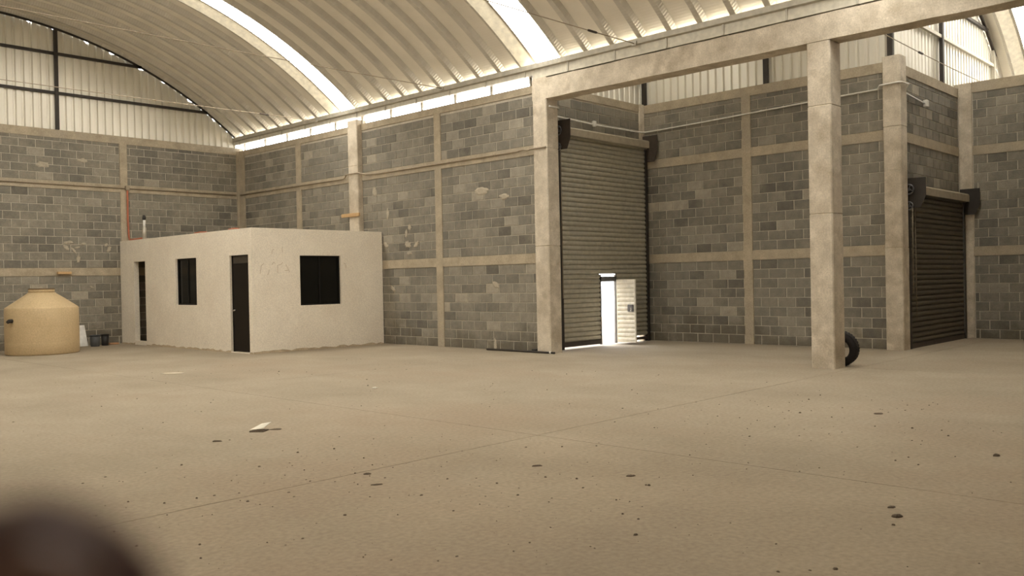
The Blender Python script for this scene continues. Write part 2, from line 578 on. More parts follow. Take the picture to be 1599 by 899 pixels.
smear(wr, ('x', -0.006), [(17.2, 3.20, 0.05, 0.15, 0.1), (16.37, 2.84, 0.07, 0.07, 0.2), (16.5, 2.68, 0.05, 0.10, 0.2), (16.45, 2.42, 0.12, 0.09, 0.3), (16.13, 2.42, 0.1, 0.06, -0.6), (16.4, 2.22, 0.10, 0.05, 0.0),
      (17.3, 2.45, 0.12, 0.06, 0.6), (17.7, 3.80, 0.08, 0.14, 0.0), (13.5, 1.42, 0.11, 0.06, 0.4), (13.9, 3.5, 0.22, 0.08, 0.0), (13.2, 3.32, 0.15, 0.06, 0.0), (13.55, 0.1, 0.05, 0.16, 0.0), (17.05, 1.36, 0.12, 0.05, 0.7)], 1, 5)

# --- set-back wall of the side bay (faces -x)
wd = box(D + 0.008, D + 0.16, YC, YA + 0.16, -0.02, ZT).build('wall_recess_side', 'mortar')
tag(wd, 'grey block wall between the two roller shutters', 'wall', kind='structure')
for z0, z1 in ((ZB1, ZB1T), (ZP, ZPT), (5.45, ZT)):
    box(D - 0.016, D + 0.05, YC, YA, z0, z1).build('bond_beam', 'tie_beam', wd)
box(D - 0.02, D + 0.05, 9.47, 9.68, 0, 5.45).build('tie_column', 'tie_beam', wd)
masonry(wd, (D, 0, 0), (0, 1, 0), YC + 0.1, YA - 0.01, [(9.47, 9.68, 0, 6)], LV, -math.pi / 2)

# --- first shutter wall above and beside the opening (faces -y)
OP1 = (0.62, 3.86, 4.72)
we = empty('wall_recess_end', (0.16, YA, 0))
tag(we, 'short grey block wall over the tall roller shutter', 'wall', kind='structure')
box(0.16, OP1[0], YA + 0.008, YA + 0.16, -0.02, ZT).build('jamb', 'mortar', we)
box(OP1[1], D, YA + 0.008, YA + 0.16, -0.02, ZT).build('jamb', 'mortar', we)
box(OP1[0], OP1[1], YA + 0.008, YA + 0.16, OP1[2], ZT).build('lintel_wall', 'mortar', we)
MB().box(0.16, D - 0.19, YA - 0.014, YA + 0.05, 5.48, ZT).build('bond_beam', 'tie_beam', we)
MB().cbox(D - 0.2, D - 0.0, YA - 0.03, YA + 0.05, 0.0, 5.67).build('tie_column', 'concrete', we)
def masonry_e():
    tmp = we.location.copy()
    masonry(we, (0, YA, 0), (1, 0, 0), 0.21, D - 0.2, [(OP1[0], OP1[1], 0, OP1[2])], [(OP1[2] - 0.1, 5.48)], 0.0)
    for o in we.children:
        if o.name.startswith('block') and o.location.length > 0:
            o.location = o.location - tmp
masonry_e()

# --- second shutter wall (faces -y)
OP2 = (4.35, 7.70, 2.95)
wf = empty('wall_annex_end', (D, YC, 0))
tag(wf, 'grey block wall over the shorter dark roller shutter', 'wall', kind='structure')
box(D + 0.1, OP2[0], YC + 0.008, YC + 0.16, -0.02, ZT).build('jamb', 'mortar', wf)
box(OP2[1], E + 0.16, YC + 0.008, YC + 0.16, -0.02, ZT).build('jamb', 'mortar', wf)
box(OP2[0], OP2[1], YC + 0.008, YC + 0.16, OP2[2], ZT).build('lintel_wall', 'mortar', wf)
for z0, z1 in ((ZP, ZPT), (5.45, ZT)):
    box(D + 0.2, E - 0.01, YC - 0.016, YC + 0.05, z0, z1).build('bond_beam', 'tie_beam', wf)
masonry(wf, (0, YC, 0), (1, 0, 0), D + 0.2, E - 0.01, [(OP2[0], OP2[1], 0, OP2[2])], [(OP2[2] - 0.05, ZP), (ZPT, 5.45)], 0.0)
for o in wf.children:
    if o.name.startswith('block') and not o.name.startswith('block_courses'):
        o.location = o.location - wf.location

# --- far side wall (faces -x)
wg = box(E + 0.008, E + 0.16, YF, YC + 0.16, -0.02, ZT + 0.1).build('wall_annex_side', 'mortar')
tag(wg, 'grey block side wall at the far right edge', 'wall', kind='structure')
for z0, z1 in ((ZB1, ZB1T), (ZP, ZPT), (5.52, ZT + 0.1)):
    box(E - 0.016, E + 0.05, YF, 6.1, z0, z1).build('bond_beam', 'tie_beam', wg)
MB().cbox(E - 0.03, E + 0.05, 6.10, 6.38, 0, ZT + 0.1).build('tie_column', 'concrete', wg)
for c in (2.9, -0.6, -4.0):
    box(E - 0.02, E + 0.05, c - 0.1, c + 0.1, 0, 5.52).build('tie_column', 'tie_beam', wg)
masonry(wg, (E, 0, 0), (0, 1, 0), YF, 6.09, [(c - 0.1, c + 0.1, 0, 6) for c in (2.9, -0.6, -4.0)], [(0, ZB1), (ZB1T, ZP), (ZPT, 5.52)], -math.pi / 2)

# --- walls behind the camera (plain, never in the frame)
tag(box(XW - 0.16, XW, YF, L + 0.16, 0, 6.2).build('wall_left', 'mortar'), 'plain cement wall on the near side of the hall', 'wall', kind='structure')
tag(box(XW, E + 0.16, YF - 0.16, YF, 0, 9.0).build('wall_front', 'mortar'), 'plain cement wall at the near end of the hall', 'wall', kind='structure')

tag(box(12.0, 12.16, YF, YC + 0.16, -0.02, 6.1).build('wall_outer', 'mortar'), 'plain unseen wall added beyond the far side wall to cut daylight', 'wall', kind='structure')  # added out of view to keep daylight off the annex gable
tag(box(E + 0.17, 12.0, YC + 0.01, YC + 0.16, -0.02, 5.66).build('wall_outer_end', 'mortar'), 'plain unseen end wall added beyond the far side wall to cut daylight', 'wall', kind='structure')  # closes the end of the same added daylight block

# ------------------------------------------------------------------ main frame: columns and beam
def column(x0, x1, y0, y1, h, label, joints=(1.3, 2.6, 4.05)):
    o = MB()
    c = 0.018
    rings = []
    zs = [0.0]
    for j in joints:
        if j < h: zs += [j - 0.012, j, j + 0.012]
    zs += [h]
    rnd = random.Random(label)
    for k, z in enumerate(zs):
        ins = 0.008 if (k % 3 == 2 and k < len(zs) - 1) else rnd.uniform(-0.004, 0.003)
        a, b_, d, e = x0 + ins, x1 - ins, y0 + ins, y1 - ins
        rings.append([(a + c, d, z), (b_ - c, d, z), (b_, d + c, z), (b_, e - c, z), (b_ - c, e, z), (a + c, e, z), (a, e - c, z), (a, d + c, z)])
    o.loft(rings)
    ob = o.build('concrete_column', 'concrete')
    return tag(ob, label, 'column', 'cast concrete columns of the frame')
column(-0.15, 0.22, 11.82, 12.20, 5.65, 'cast concrete column at the left of the tall roller shutter', (2.2, 4.2))
column(-0.15, 0.25, 5.885, 6.265, 5.20, 'free standing concrete column with a tyre behind it', (2.47, 4.19))
column(-0.15, 0.16, 18.20, 18.60, 5.66, 'concrete column rising behind the office with a wood strip', (4.5,))
MB_C = column(3.80, 4.14, 6.22, 6.56, 5.72, 'concrete corner column left of the short dark shutter', (2.0, 3.5, 4.35))

bm = MB()
rnd = random.Random(4)
rings = []
yy = 12.20
while yy > YF - 0.01:
    t = rnd.uniform(-0.006, 0.006)
    z0, z1 = 5.205 + t, 5.625 + rnd.uniform(-0.008, 0.008)
    rings.append([(-0.15, yy, z0), (0.24, yy, z0), (0.24, yy, z1), (-0.15, yy, z1)])
    yy -= 0.34
bm.loft(rings)
tag(bm.build('concrete_beam', 'concrete'), 'long cast concrete beam running across the side opening', 'beam')

# ------------------------------------------------------------------ vault roofs
def arc_strip(V, x0, x1, prof, name, mat, parent, y, seg=44):
    """sweep a profile of (dy, dr) along the arch"""
    a0 = math.acos(max(-1, min(1, (x0 - V[0]) / V[2])))
    a1 = math.acos(max(-1, min(1, (x1 - V[0]) / V[2])))
    b = MB()
    uv = []
    n = len(prof)
    for k in range(seg + 1):
        a = a0 + (a1 - a0) * k / seg
        for dy, dr in prof:
            b.v.append((V[0] + math.cos(a) * (V[2] + dr), dy, V[1] + math.sin(a) * (V[2] + dr)))
            uv.append((abs(a - a0) * V[2], dy))
    for k in range(seg):
        for j in range(n - 1):
            b.f.append((k * n + j, k * n + j + 1, (k + 1) * n + j + 1, (k + 1) * n + j))
            b.smooth.append(False)
    o = b.build(name, mat, None, uv)
    if name == 'roof_panel':
        o.data.materials.append(M['roof_rib'])
        for i, pl_ in enumerate(o.data.polygons):
            if i % (n - 1) != 2: pl_.material_index = 1
    o.parent = parent
    o.location.y = y
    return o

def copy_at(o, y):
    c = o.copy()
    COL.objects.link(c)
    c.location.y = y
    return c

H = 0.11
PW = 0.632
def profile(w):
    return [(-w / 2, 0.0), (-w / 2 + 0.055, 0.0), (-w / 2 + 0.10, H), (w / 2 - 0.10, H), (w / 2 - 0.055, 0.0), (w / 2, 0.0)]

def vault(parent, V, x0, x1, y_far, strips, y_near, seg=44, glow='rooflight'):
    """strips: far edges of the white rooflights, sorted from far to near"""
    protos = {}
    def panels(ya, yb):
        n = max(1, round((ya - yb) / PW))
        w_ = (ya - yb) / n
        key = round(w_, 4)
        for k in range(n):
            y = ya - w_ * (k + 0.5)
            if key not in protos:
                protos[key] = arc_strip(V, x0, x1, profile(w_), 'roof_panel', 'roof', parent, y, seg)
            else:
                copy_at(protos[key], y)
    edge = y_far
    pw = pl = None
    for s in strips:
        far, near = s, s - 0.66
        panels(edge, far + 0.27) if edge - far - 0.27 > 0.2 else None
        if pl is None:
            pl = arc_strip(V, x0, x1, [(0.27, 0.0), (0.02, 0.12), (0.0, 0.14)], 'rooflight_upstand', 'upstand', parent, far, seg)
            pn = arc_strip(V, x0, x1, [(0.0, 0.14), (-0.02, 0.12), (-0.15, 0.0)], 'rooflight_upstand', 'upstand', parent, near, seg)
            # three curved translucent sheets end to end
            xs = [x0, x0 + (x1 - x0) * 0.31, x0 + (x1 - x0) * 0.69, x1]
            pw = [arc_strip(V, xs[i], xs[i + 1], [(0.03, 0.13), (-0.69, 0.13)], 'rooflight_sheet', glow, parent, far, 18) for i in range(3)]
            pt_ = arc_strip(V, x0, x1, [(0.02, 0.121), (-0.045, 0.121)], 'rooflight_trim', 'gutter', parent, far, seg)
            pj = [pt_] + [arc_strip(V, xs[i] - 0.014, xs[i] + 0.014, [(-0.01, 0.119), (-0.65, 0.119)], 'rooflight_joint', 'gutter', parent, far, 1) for i in (1, 2)]
        else:
            copy_at(pl, far); copy_at(pn, near)
            for q in pw + pj: copy_at(q, far)
        edge = near - 0.15
    panels(edge, y_near)

ce = empty('ceiling')
tag(ce, 'arched ribbed metal roof of the main hall with white rooflight strips', 'roof', kind='structure')
XA, XB = -14.33, -0.03
vault(ce, V1, XA, XB, L + 0.06, [19.10, 12.24, 5.38], YF - 0.1)
ce2 = empty('ceiling_annex')
tag(ce2, 'arched ribbed metal roof over the side bay', 'roof', kind='structure')
vault(ce2, V2, 0.36, 11.95, YC + 0.1, [5.83], YF - 0.1, 44, 'side_rooflight')
ce3 = empty('ceiling_recess')
tag(ce3, 'arched metal roof over the tall shutter bay', 'roof', kind='structure')
vault(ce3, V2, 0.36, D + 0.12, YA + 0.15, [11.95], YC + 0.1, 20, 'added_rooflight')  # the strip here is added for its light and stays out of view

box(XW - 0.16, -14.25, YF, L + 0.1, 6.16, 6.34).build('eave_closure', 'gutter', ce)

# ------------------------------------------------------------------ corrugated cladding
def cladding(parent, plane, pos, s0, s1, zlo, ztop, pitch=0.2, sheet_w=1.0, out=1):
    """vertical ribbed sheets; ztop(s) gives the cut at the roof; every sheet is its own part"""
    s = s0
    while s < s1 - 0.02:
        e = min(s + sheet_w, s1)
        pts = []
        q = s
        while q < e - 1e-4:
            for (ds, dp) in ((0.0, 0.0), (0.10, 0.0), (0.122, 0.045), (0.165, 0.045), (0.187, 0.0)):
                if q + ds < e: pts.append((q + ds, dp))
            q += pitch
        pts.append((e, 0.0))
        b = MB()
        for (t, dp) in pts:
            zt = ztop(t)
            for z in (zlo, max(zlo + 0.01, zt)):
                b.v.append((t, pos + out * dp, z) if plane == 'y' else (pos + out * dp, t, z))
        for k in range(len(pts) - 1):
            f = (2 * k, 2 * k + 2, 2 * k + 3, 2 * k + 1)
            b.f.append(f); b.smooth.append(False)
        b.build('cladding_sheet', 'sheet', parent)
        s = e

wg1 = empty('wall_back_gable', (0, L, ZT))
tag(wg1, 'ribbed pale metal gable cladding on dark rails above the end wall', 'wall', kind='structure')
cladding(wg1, 'y', L + 0.025, -14.3, -0.1, ZT - 0.1, lambda x: vault_z(V1, x) - 0.015 - (0.045 if (int(-x * 9) * 7919) % 13 < 2 else 0.0))
for z in (6.60, 7.62):
    hx = math.sqrt(V1[2] ** 2 - (z - V1[1]) ** 2)
    box(V1[0] - hx + 0.02, V1[0] + hx - 0.02, L - 0.04, L + 0.02, z - 0.035, z + 0.035).build('rail', 'dark_steel', wg1)
for x in (-5.17, -9.25):
    box(x - 0.04, x + 0.04, L - 0.06, L + 0.02, ZT, vault_z(V1, x) - 0.03).build('post', 'dark_steel', wg1)
arc_strip(V1, XA, -0.1, [(-0.04, -0.06), (-0.04, 0.003), (0.028, 0.003), (0.03, 0.18)], 'arch_angle', 'dark_steel', None, L)
ag = bpy.data.objects['arch_angle']; ag.parent = wg1; ag.location = (0, 0, -ZT)

wg2 = empty('wall_recess_cladding', (D, YC, ZT))
tag(wg2, 'ribbed pale metal cladding above the wall between the shutters', 'wall', kind='structure')
cladding(wg2, 'x', D + 0.08, YC, YA + 0.1, ZT - 0.08, lambda y: vault_z(V2, D) - 0.01, out=1)
for y in (9.1, 6.46, YA - 0.02):
    box(D - 0.02, D + 0.06, y - 0.05, y + 0.05, ZT, vault_z(V2, D) - 0.02).build('post', 'dark_steel', wg2)
box(D, D + 0.05, YC, YA, 6.5, 6.56).build('rail', 'dark_steel', wg2)
wg3 = empty('wall_recess_gable', (0.3, YA, ZT))
tag(wg3, 'small ribbed metal gable above the tall shutter', 'wall', kind='structure')
cladding(wg3, 'y', YA + 0.07, 0.34, D + 0.06, ZT - 0.08, lambda x: vault_z(V2, x) - 0.02)
box(0.5, D, YA, YA + 0.05, 6.2, 6.26).build('rail', 'dark_steel', wg3)
wg4 = empty('wall_annex_gable', (D, YC, ZT))
tag(wg4, 'ribbed cream metal gable above the short dark shutter', 'wall', kind='structure')
cladding(wg4, 'y', YC + 0.07, D + 0.08, 11.6, ZT - 0.08, lambda x: vault_z(V2, x) - 0.02)
box(D + 0.1, 10.75, YC - 0.01, YC + 0.05, 6.62, 6.69).build('rail', 'gutter_pale', wg4)
box(D + 0.1, 10.3, YC - 0.01, YC + 0.05, 7.42, 7.49).build('rail', 'dark_steel', wg4)
for x in (6.85, 10.75):
    box(x - 0.045, x + 0.045, YC - 0.03, YC + 0.05, ZT, vault_z(V2, x) - 0.03).build('post', 'dark_steel' if x < 9 else 'gutter', wg4)
arc_strip(V2, 4.3, 10.9, [(-0.03, -0.08), (-0.03, -0.015), (0.05, -0.015)], 'arch_angle', 'rust_steel', None, YC, 30)
for o in bpy.data.objects:
    if o.name.startswith('arch_angle') and o.parent is None:
        o.parent = wg4; o.location = (-D, 0, -ZT)

# ------------------------------------------------------------------ valley gutter between the vaults
gt = empty('roof_gutter', (0, 12, 5.72))
tag(gt, 'long galvanised gutter under the eaves above the block wall', 'gutter')
YG0, YG1 = YF, L + 0.1
box(-0.13, -0.10, YG0, YG1, 5.74, 5.93).build('inner_side', 'gutter_pale', gt)
box(0.36, 0.39, YG0, YG1, 5.74, 5.97).build('outer_side', 'gutter_pale', gt)
box(-0.10, 0.36, YG0, YG1, 5.74, 5.755).build('trough_bottom', 'gutter', gt)
MB().loft([[(-0.19, y, 5.85), (-0.13, y, 5.835), (-0.13, y, 5.945), (-0.20, y, 5.945)] for y in (YG0, YG1)]).build('eave_angle', 'gutter', gt)
box(-0.135, -0.12, YG0, 12.19, 5.655, 5.745).build('flashing', 'gutter_pale', gt)
for y in [24.0 - 1.16 * k for k in range(27)]:
    b = MB().box(-0.15, -0.136, y - 0.018, y + 0.018, 5.66 if y < 12.3 else 5.72, 5.86)
    b.build('hanger', 'gutter', gt)
    box(0.02, 0.06, y - 0.02, y + 0.02, 5.62 if y < 12.3 else 5.555, 5.745).build('support_stub', 'gutter', gt)

# ------------------------------------------------------------------ plastered office in the corner
W, LO, HO = -3.634, 17.42, 2.78
of = empty('site_office', (W, LO, 0))
tag(of, 'cream plastered flat-roofed office room built into the corner of the hall', 'office')
T = 0.13
def wall_openings(axis, fixed, thick, s0, s1, h, ops, name):
    """wall pieces around openings; fixed is the outer face"""
    b = MB()
    cuts = sorted(set([s0, s1] + [c for o in ops for c in o[:2]]))
    for a, c in zip(cuts, cuts[1:]):
        op = [o for o in ops if o[0] <= a + 1e-6 and o[1] >= c - 1e-6]
        spans = [(0.0, h)] if not op else [(0.0, op[0][2]), (op[0][3], h)]
        for z0, z1 in spans:
            if z1 - z0 < 0.005: continue
            if axis == 'y': b.box(fixed, fixed + thick, a, c, z0, z1)
            else: b.box(a, c, fixed, fixed + thick, z0, z1)
    return b.build(name, 'plaster', of)
DW = (22.74, 23.42, 0.10, 2.20)
WN = (19.96, 21.03, 1.065, 2.20)
DR = (17.57, 18.38, 0.02, 2.195)
WF = (-2.41, -1.283, 1.03, 2.175)
wall_openings('y', W, T, LO, L - 0.02, HO, [DW, WN, DR], 'side_wall')
wall_openings('x', LO, T, W + T, -0.03, HO, [WF], 'front_wall')
box(W + T, -0.03, LO + T, L - 0.03, HO - 0.14, HO - 0.03).build('roof_slab', 'tie_beam', of)
box(W + T + 0.9, W + T + 1.0, 21.9, L - 0.03, 0.02, HO - 0.14).build('partition', 'plaster', of)
box(W + T, -0.03, 21.8, 21.9, 0.02, HO - 0.14).build('partition', 'plaster', of)
# dusty skirting line where the plaster meets the floor
rnd = random.Random(3)
for axis, a0, a1 in (('y', LO, DR[0]), ('y', DR[1], DW[0]), ('y', DW[1], L - 0.02), ('x', W, -0.03)):
    n = max(2, int((a1 - a0) / 0.12))
    lo = [(a0 + (a1 - a0) * k / n) for k in range(n + 1)]
    b = MB()
    for k, s in enumerate(lo):
        h_ = rnd.uniform(0.015, 0.06)
        for z in (0.001, h_):
            b.v.append((W - 0.012 if z < 0.01 else W - 0.003, s, z) if axis == 'y' else (s, LO - 0.012 if z < 0.01 else LO - 0.003, z))
    for k in range(n):
        b.f.append((2 * k, 2 * k + 2, 2 * k + 3, 2 * k + 1)); b.smooth.append(False)
    b.build('dust_skirt', 'dirt', of)
def window(axis, fixed, op, name):
    s0, s1, z0, z1 = op
    fr = MB()
    t = 0.035
    d0, d1 = fixed + 0.055, fixed + 0.10
    def bx_(b, a, c, e, f, p=d0, q=d1):
        if axis == 'y': b.box(p, q, a, c, e, f)
        else: b.box(a, c, p, q, e, f)
    bx_(fr, s0, s1, z0, z0 + t); bx_(fr, s0, s1, z1 - t, z1)
    bx_(fr, s0, s0 + t, z0 + t, z1 - t); bx_(fr, s1 - t, s1, z0 + t, z1 - t)
    mid = (s0 + s1) / 2
    bx_(fr, mid - 0.02, mid + 0.02, z0 + t, z1 - t)
    f = fr.build('window', 'frame', of)
    for a, c, off in ((s0 + t, mid - 0.02, 0.018), (mid + 0.02, s1 - t, 0.03)):
        p = MB()
        bx_(p, a, c, z0 + t, z1 - t, d0 + off, d0 + off + 0.006)
        p.build('pane', 'glass', f)
window('y', W, WN, 'w1')
window('x', LO, WF, 'w2')
dr = box(W + 0.06, W + 0.10, DR[0] + 0.02, DR[1] - 0.02, 0.03, 1.985).build('door', 'door', of)
b = MB().box(W + 0.05, W + 0.11, DR[0], DR[0] + 0.025, 0.02, DR[3]).box(W + 0.05, W + 0.11, DR[1] - 0.025, DR[1], 0.02, DR[3]).box(W + 0.05, W + 0.11, DR[0], DR[1], 1.985, 2.01).box(W + 0.05, W + 0.11, DR[0], DR[1], DR[3] - 0.02, DR[3])
b.build('door_frame', 'door', of)
box(W + 0.07, W + 0.08, DR[0] + 0.025, DR[1] - 0.025, 2.01, DR[3] - 0.02).build('transom', 'transom', of)
hb = MB().tube([(W + 0.06, 18.29, 0.95), (W + 0.02, 18.29, 0.95)], 0.018, 10).tube([(W + 0.02, 18.30, 0.95), (W + 0.015, 18.19, 0.955)], 0.011, 8)
tag(hb.build('handle', 'chrome', dr), 'small chrome lever handle')
# faint pencil figures on the plaster beside the front window
def strokes(lines, name):
    for ln in lines:
        b = MB()
        P = [Vector((x, LO - 0.0012, z)) for x, z in ln]
        for k, a in enumerate(P):
            d = (P[min(k + 1, len(P) - 1)] - P[max(k - 1, 0)]).normalized(); n = Vector((-d.z, 0, d.x)) * 0.008
            b.v += [a - n, a + n]
            if k:
                b.f.append((2 * k - 2, 2 * k, 2 * k + 1, 2 * k - 1)); b.smooth.append(False)
        b.build(name, 'pencil', of)
def pxo(u, v):      # readings taken from the photograph turned into wall coordinates
    return (-3.62 + (u - 395) * (2.33 / 137.0) * (1 - (u - 395) * 0.0006) , 2.175 - (v - 399) * 0.01525)
wr_l = [[(424.5, 397), (424.8, 392), (426.5, 390.5), (428, 391)], [(441, 395), (440.5, 389), (441.2, 386)],
        [(406, 426), (408, 414), (412, 411)], [(417, 428), (419, 424), (419.5, 420)], [(424, 413), (427, 409), (429, 411)], [(433, 425), (432.6, 414), (439, 412), (441, 409)], [(446, 412.5), (449, 418), (452, 424)], [(444, 422), (450, 421)]]
strokes([[pxo(*p) for p in l] for l in wr_l], 'pencil_stroke')
strokes([[(-1.20, 2.0), (-1.15, 1.985), (-1.135, 1.94), (-1.16, 1.90)], [(-1.16, 1.95), (-1.13, 1.93), (-1.125, 1.90), (-1.15, 1.87)]], 'pencil_stroke')

# roof-top bits of the office
vp = empty('vent_pipe', (-3.56, 22.9, HO))
tag(vp, 'thin pale vent pipe with a black cap on the office roof', 'vent pipe')
z = HO + 0.002
MB().lathe((-3.56, 22.9, 0), [(0.05, z), (0.05, z + 0.30), (0.034, z + 0.31)], 16).build('sleeve', 'gutter', vp)
MB().lathe((-3.56, 22.9, 0), [(0.033, z + 0.30), (0.033, z + 0.52)], 14).build('pipe', 'white_board', vp)
MB().lathe((-3.56, 22.9, 0), [(0.038, z + 0.50), (0.045, z + 0.54), (0.042, z + 0.60), (0.02, z + 0.625)], 14).build('cap', 'black_plastic', vp)
rc = MB().tube([(-3.415, L - 0.06, 4.175), (-3.415, L - 0.045, 3.4), (-3.40, L - 0.05, 2.90), (-3.42, L - 0.16, 2.82), (-3.50, 23.6, 2.812), (-3.54, 23.05, 2.81)], 0.026, 8)
tag(rc.build('flexible_conduit', 'orange'), 'orange red flexible conduit dropping from the junction box to the office roof', 'conduit')
tag(MB().tube([(-3.545, 20.2, 2.803), (-3.55, 19.9, 2.81), (-3.54, 19.6, 2.798)], 0.012, 8).build('flexible_conduit', 'orange'), 'short piece of orange conduit above the office window', 'conduit')
tag(MB().tube([(-3.545, 18.55, 2.803), (-3.55, 18.3, 2.81), (-3.54, 18.1, 2.798)], 0.012, 8).build('flexible_conduit', 'orange'), 'short piece of orange conduit above the closed office door', 'conduit')

# ------------------------------------------------------------------ conduits on the walls
def wall_pipe(pts, r, mat, label, clips=True):
    o = MB().tube(pts, r, 8).build('wall_conduit', mat)
    tag(o, label, 'conduit')
    if clips:
        for a, c in zip(pts, pts[1:]):
            d = (Vector(c) - Vector(a)).length
            for k in range(1, int(d / 1.4) + 1):
                p = Vector(a).lerp(Vector(c), k * 1.4 / d) if k * 1.4 < d - 0.1 else None
                if p: MB().tube([p - (Vector(c) - Vector(a)).normalized() * 0.02, p + (Vector(c) - Vector(a)).normalized() * 0.02], r * 1.35, 8).build('clip', mat, o)
    return o
zc = 4.235
wall_pipe([(-14.6, L - 0.04, zc), (-0.16, L - 0.045, zc)], 0.017, 'conduit', 'thin dusty conduit along the end wall tie beam')
wall_pipe([(-0.05, L - 0.14, zc), (-0.045, 18.95, zc), (-0.10, 18.80, zc + 0.02), (-0.175, 18.66, zc + 0.07), (-0.18, 18.15, zc + 0.07), (-0.06, 18.05, zc + 0.03), (-0.045, 17.6, zc), (-0.045, 12.75, zc + 0.0), (-0.09, 12.55, zc + 0.01), (-0.09, 12.4, zc - 0.02), (-0.175, 12.26, zc - 0.02), (-0.175, 11.84, zc - 0.02)], 0.019, 'conduit', 'dusty conduit along the long side wall and around its columns')
jb = MB().cbox(-3.47, -3.36, L - 0.10, L - 0.02, 4.18, 4.30, 0.01)
tag(jb.build('junction_box', 'conduit'), 'small square junction box on the end wall column', 'junction box')
zw = 5.0
wall_pipe([(-0.08, 11.80, 5.05), (0.22, 11.80, 5.045), (0.33, 11.95, 5.04), (0.36, YA - 0.10, 5.0), (0.6, YA - 0.035, 5.0), (2.0, YA - 0.035, 4.975), (D - 0.24, YA - 0.035, 4.99), (D - 0.05, YA - 0.06, 5.0), (D - 0.04, 12.0, 5.0), (D - 0.035, 10.6, 5.03), (D - 0.035, 8.1, 5.10), (D - 0.035, 6.7, 5.13), (3.77, 6.6, 5.17), (3.765, 6.24, 5.18), (3.80, 6.19, 5.18), (4.14, 6.18, 5.18), (4.18, 6.25, 5.12), (4.22, YC - 0.04, 5.10), (5.55, YC - 0.04, 5.02)], 0.017, 'white_conduit', 'white conduit running above both roller shutters')
tag(MB().cbox(1.93, 2.03, YA - 0.075, YA - 0.012, 4.93, 5.05, 0.008).build('junction_box', 'white_conduit'), 'white junction box over the tall shutter', 'junction box')
tag(MB().cbox(5.54, 5.66, YC - 0.10, YC - 0.014, 4.95, 5.09, 0.008).build('junction_box', 'white_conduit'), 'white junction box over the short shutter', 'junction box')

# ------------------------------------------------------------------ tie rods across the vaults
def tie(y, z, x0, x1, tb, label):
    r = empty('tie_rod', (x1, y, z))
    tag(r, label, 'tie rod', 'thin steel tie rods across the vaults')
    n = 24
    MB().tube([(x0 + (x1 - x0) * k / n, y, z - 0.05 * math.sin(math.pi * k / n)) for k in range(n + 1)], 0.009, 6).build('rod', 'conduit', r)
    zt = z - 0.05 * math.sin(math.pi * (tb - x0) / (x1 - x0))
    MB().tube([(tb - 0.14, y, zt), (tb - 0.10, y, zt), (tb + 0.10, y, zt), (tb + 0.14, y, zt)], [0.01, 0.022, 0.022, 0.01], 8).build('turnbuckle', 'rust_steel', r)
    MB().box(x1 - 0.01, x1 + 0.015, y - 0.05, y + 0.05, z - 0.04, z + 0.04).build('anchor_plate', 'gutter', r)
tie(19.9, 5.86, -14.3, -0.21, -1.75, 'tie rod nearest the end wall, crossing in front of the gable cladding')
tie(14.9, 5.90, -14.3, -0.21, -11.0, 'tie rod crossing below the left rooflight strip')
tie(9.58, 5.86, -14.3, -0.21, -1.45, 'tie rod with a turnbuckle right of the second rooflight strip')
tie(6.1, 5.90, 0.41, 10.5, 4.6, 'tie rod under the side bay roof right of the free column')

# ------------------------------------------------------------------ roller shutters
def slat_mesh(x0, x1, h):
    b = MB()
    prof = [(0.0, 0.0), (-0.016, h * 0.10), (-0.028, h * 0.34), (-0.028, h * 0.60), (-0.014, h * 0.86), (0.006, h * 0.97), (0.006, h)]
    back = [(y + 0.006, z) for y, z in reversed(prof)]
    ring = prof + back
    b.loft([[(x, y, z) for y, z in ring] for x in (x0, x1)])
    return b

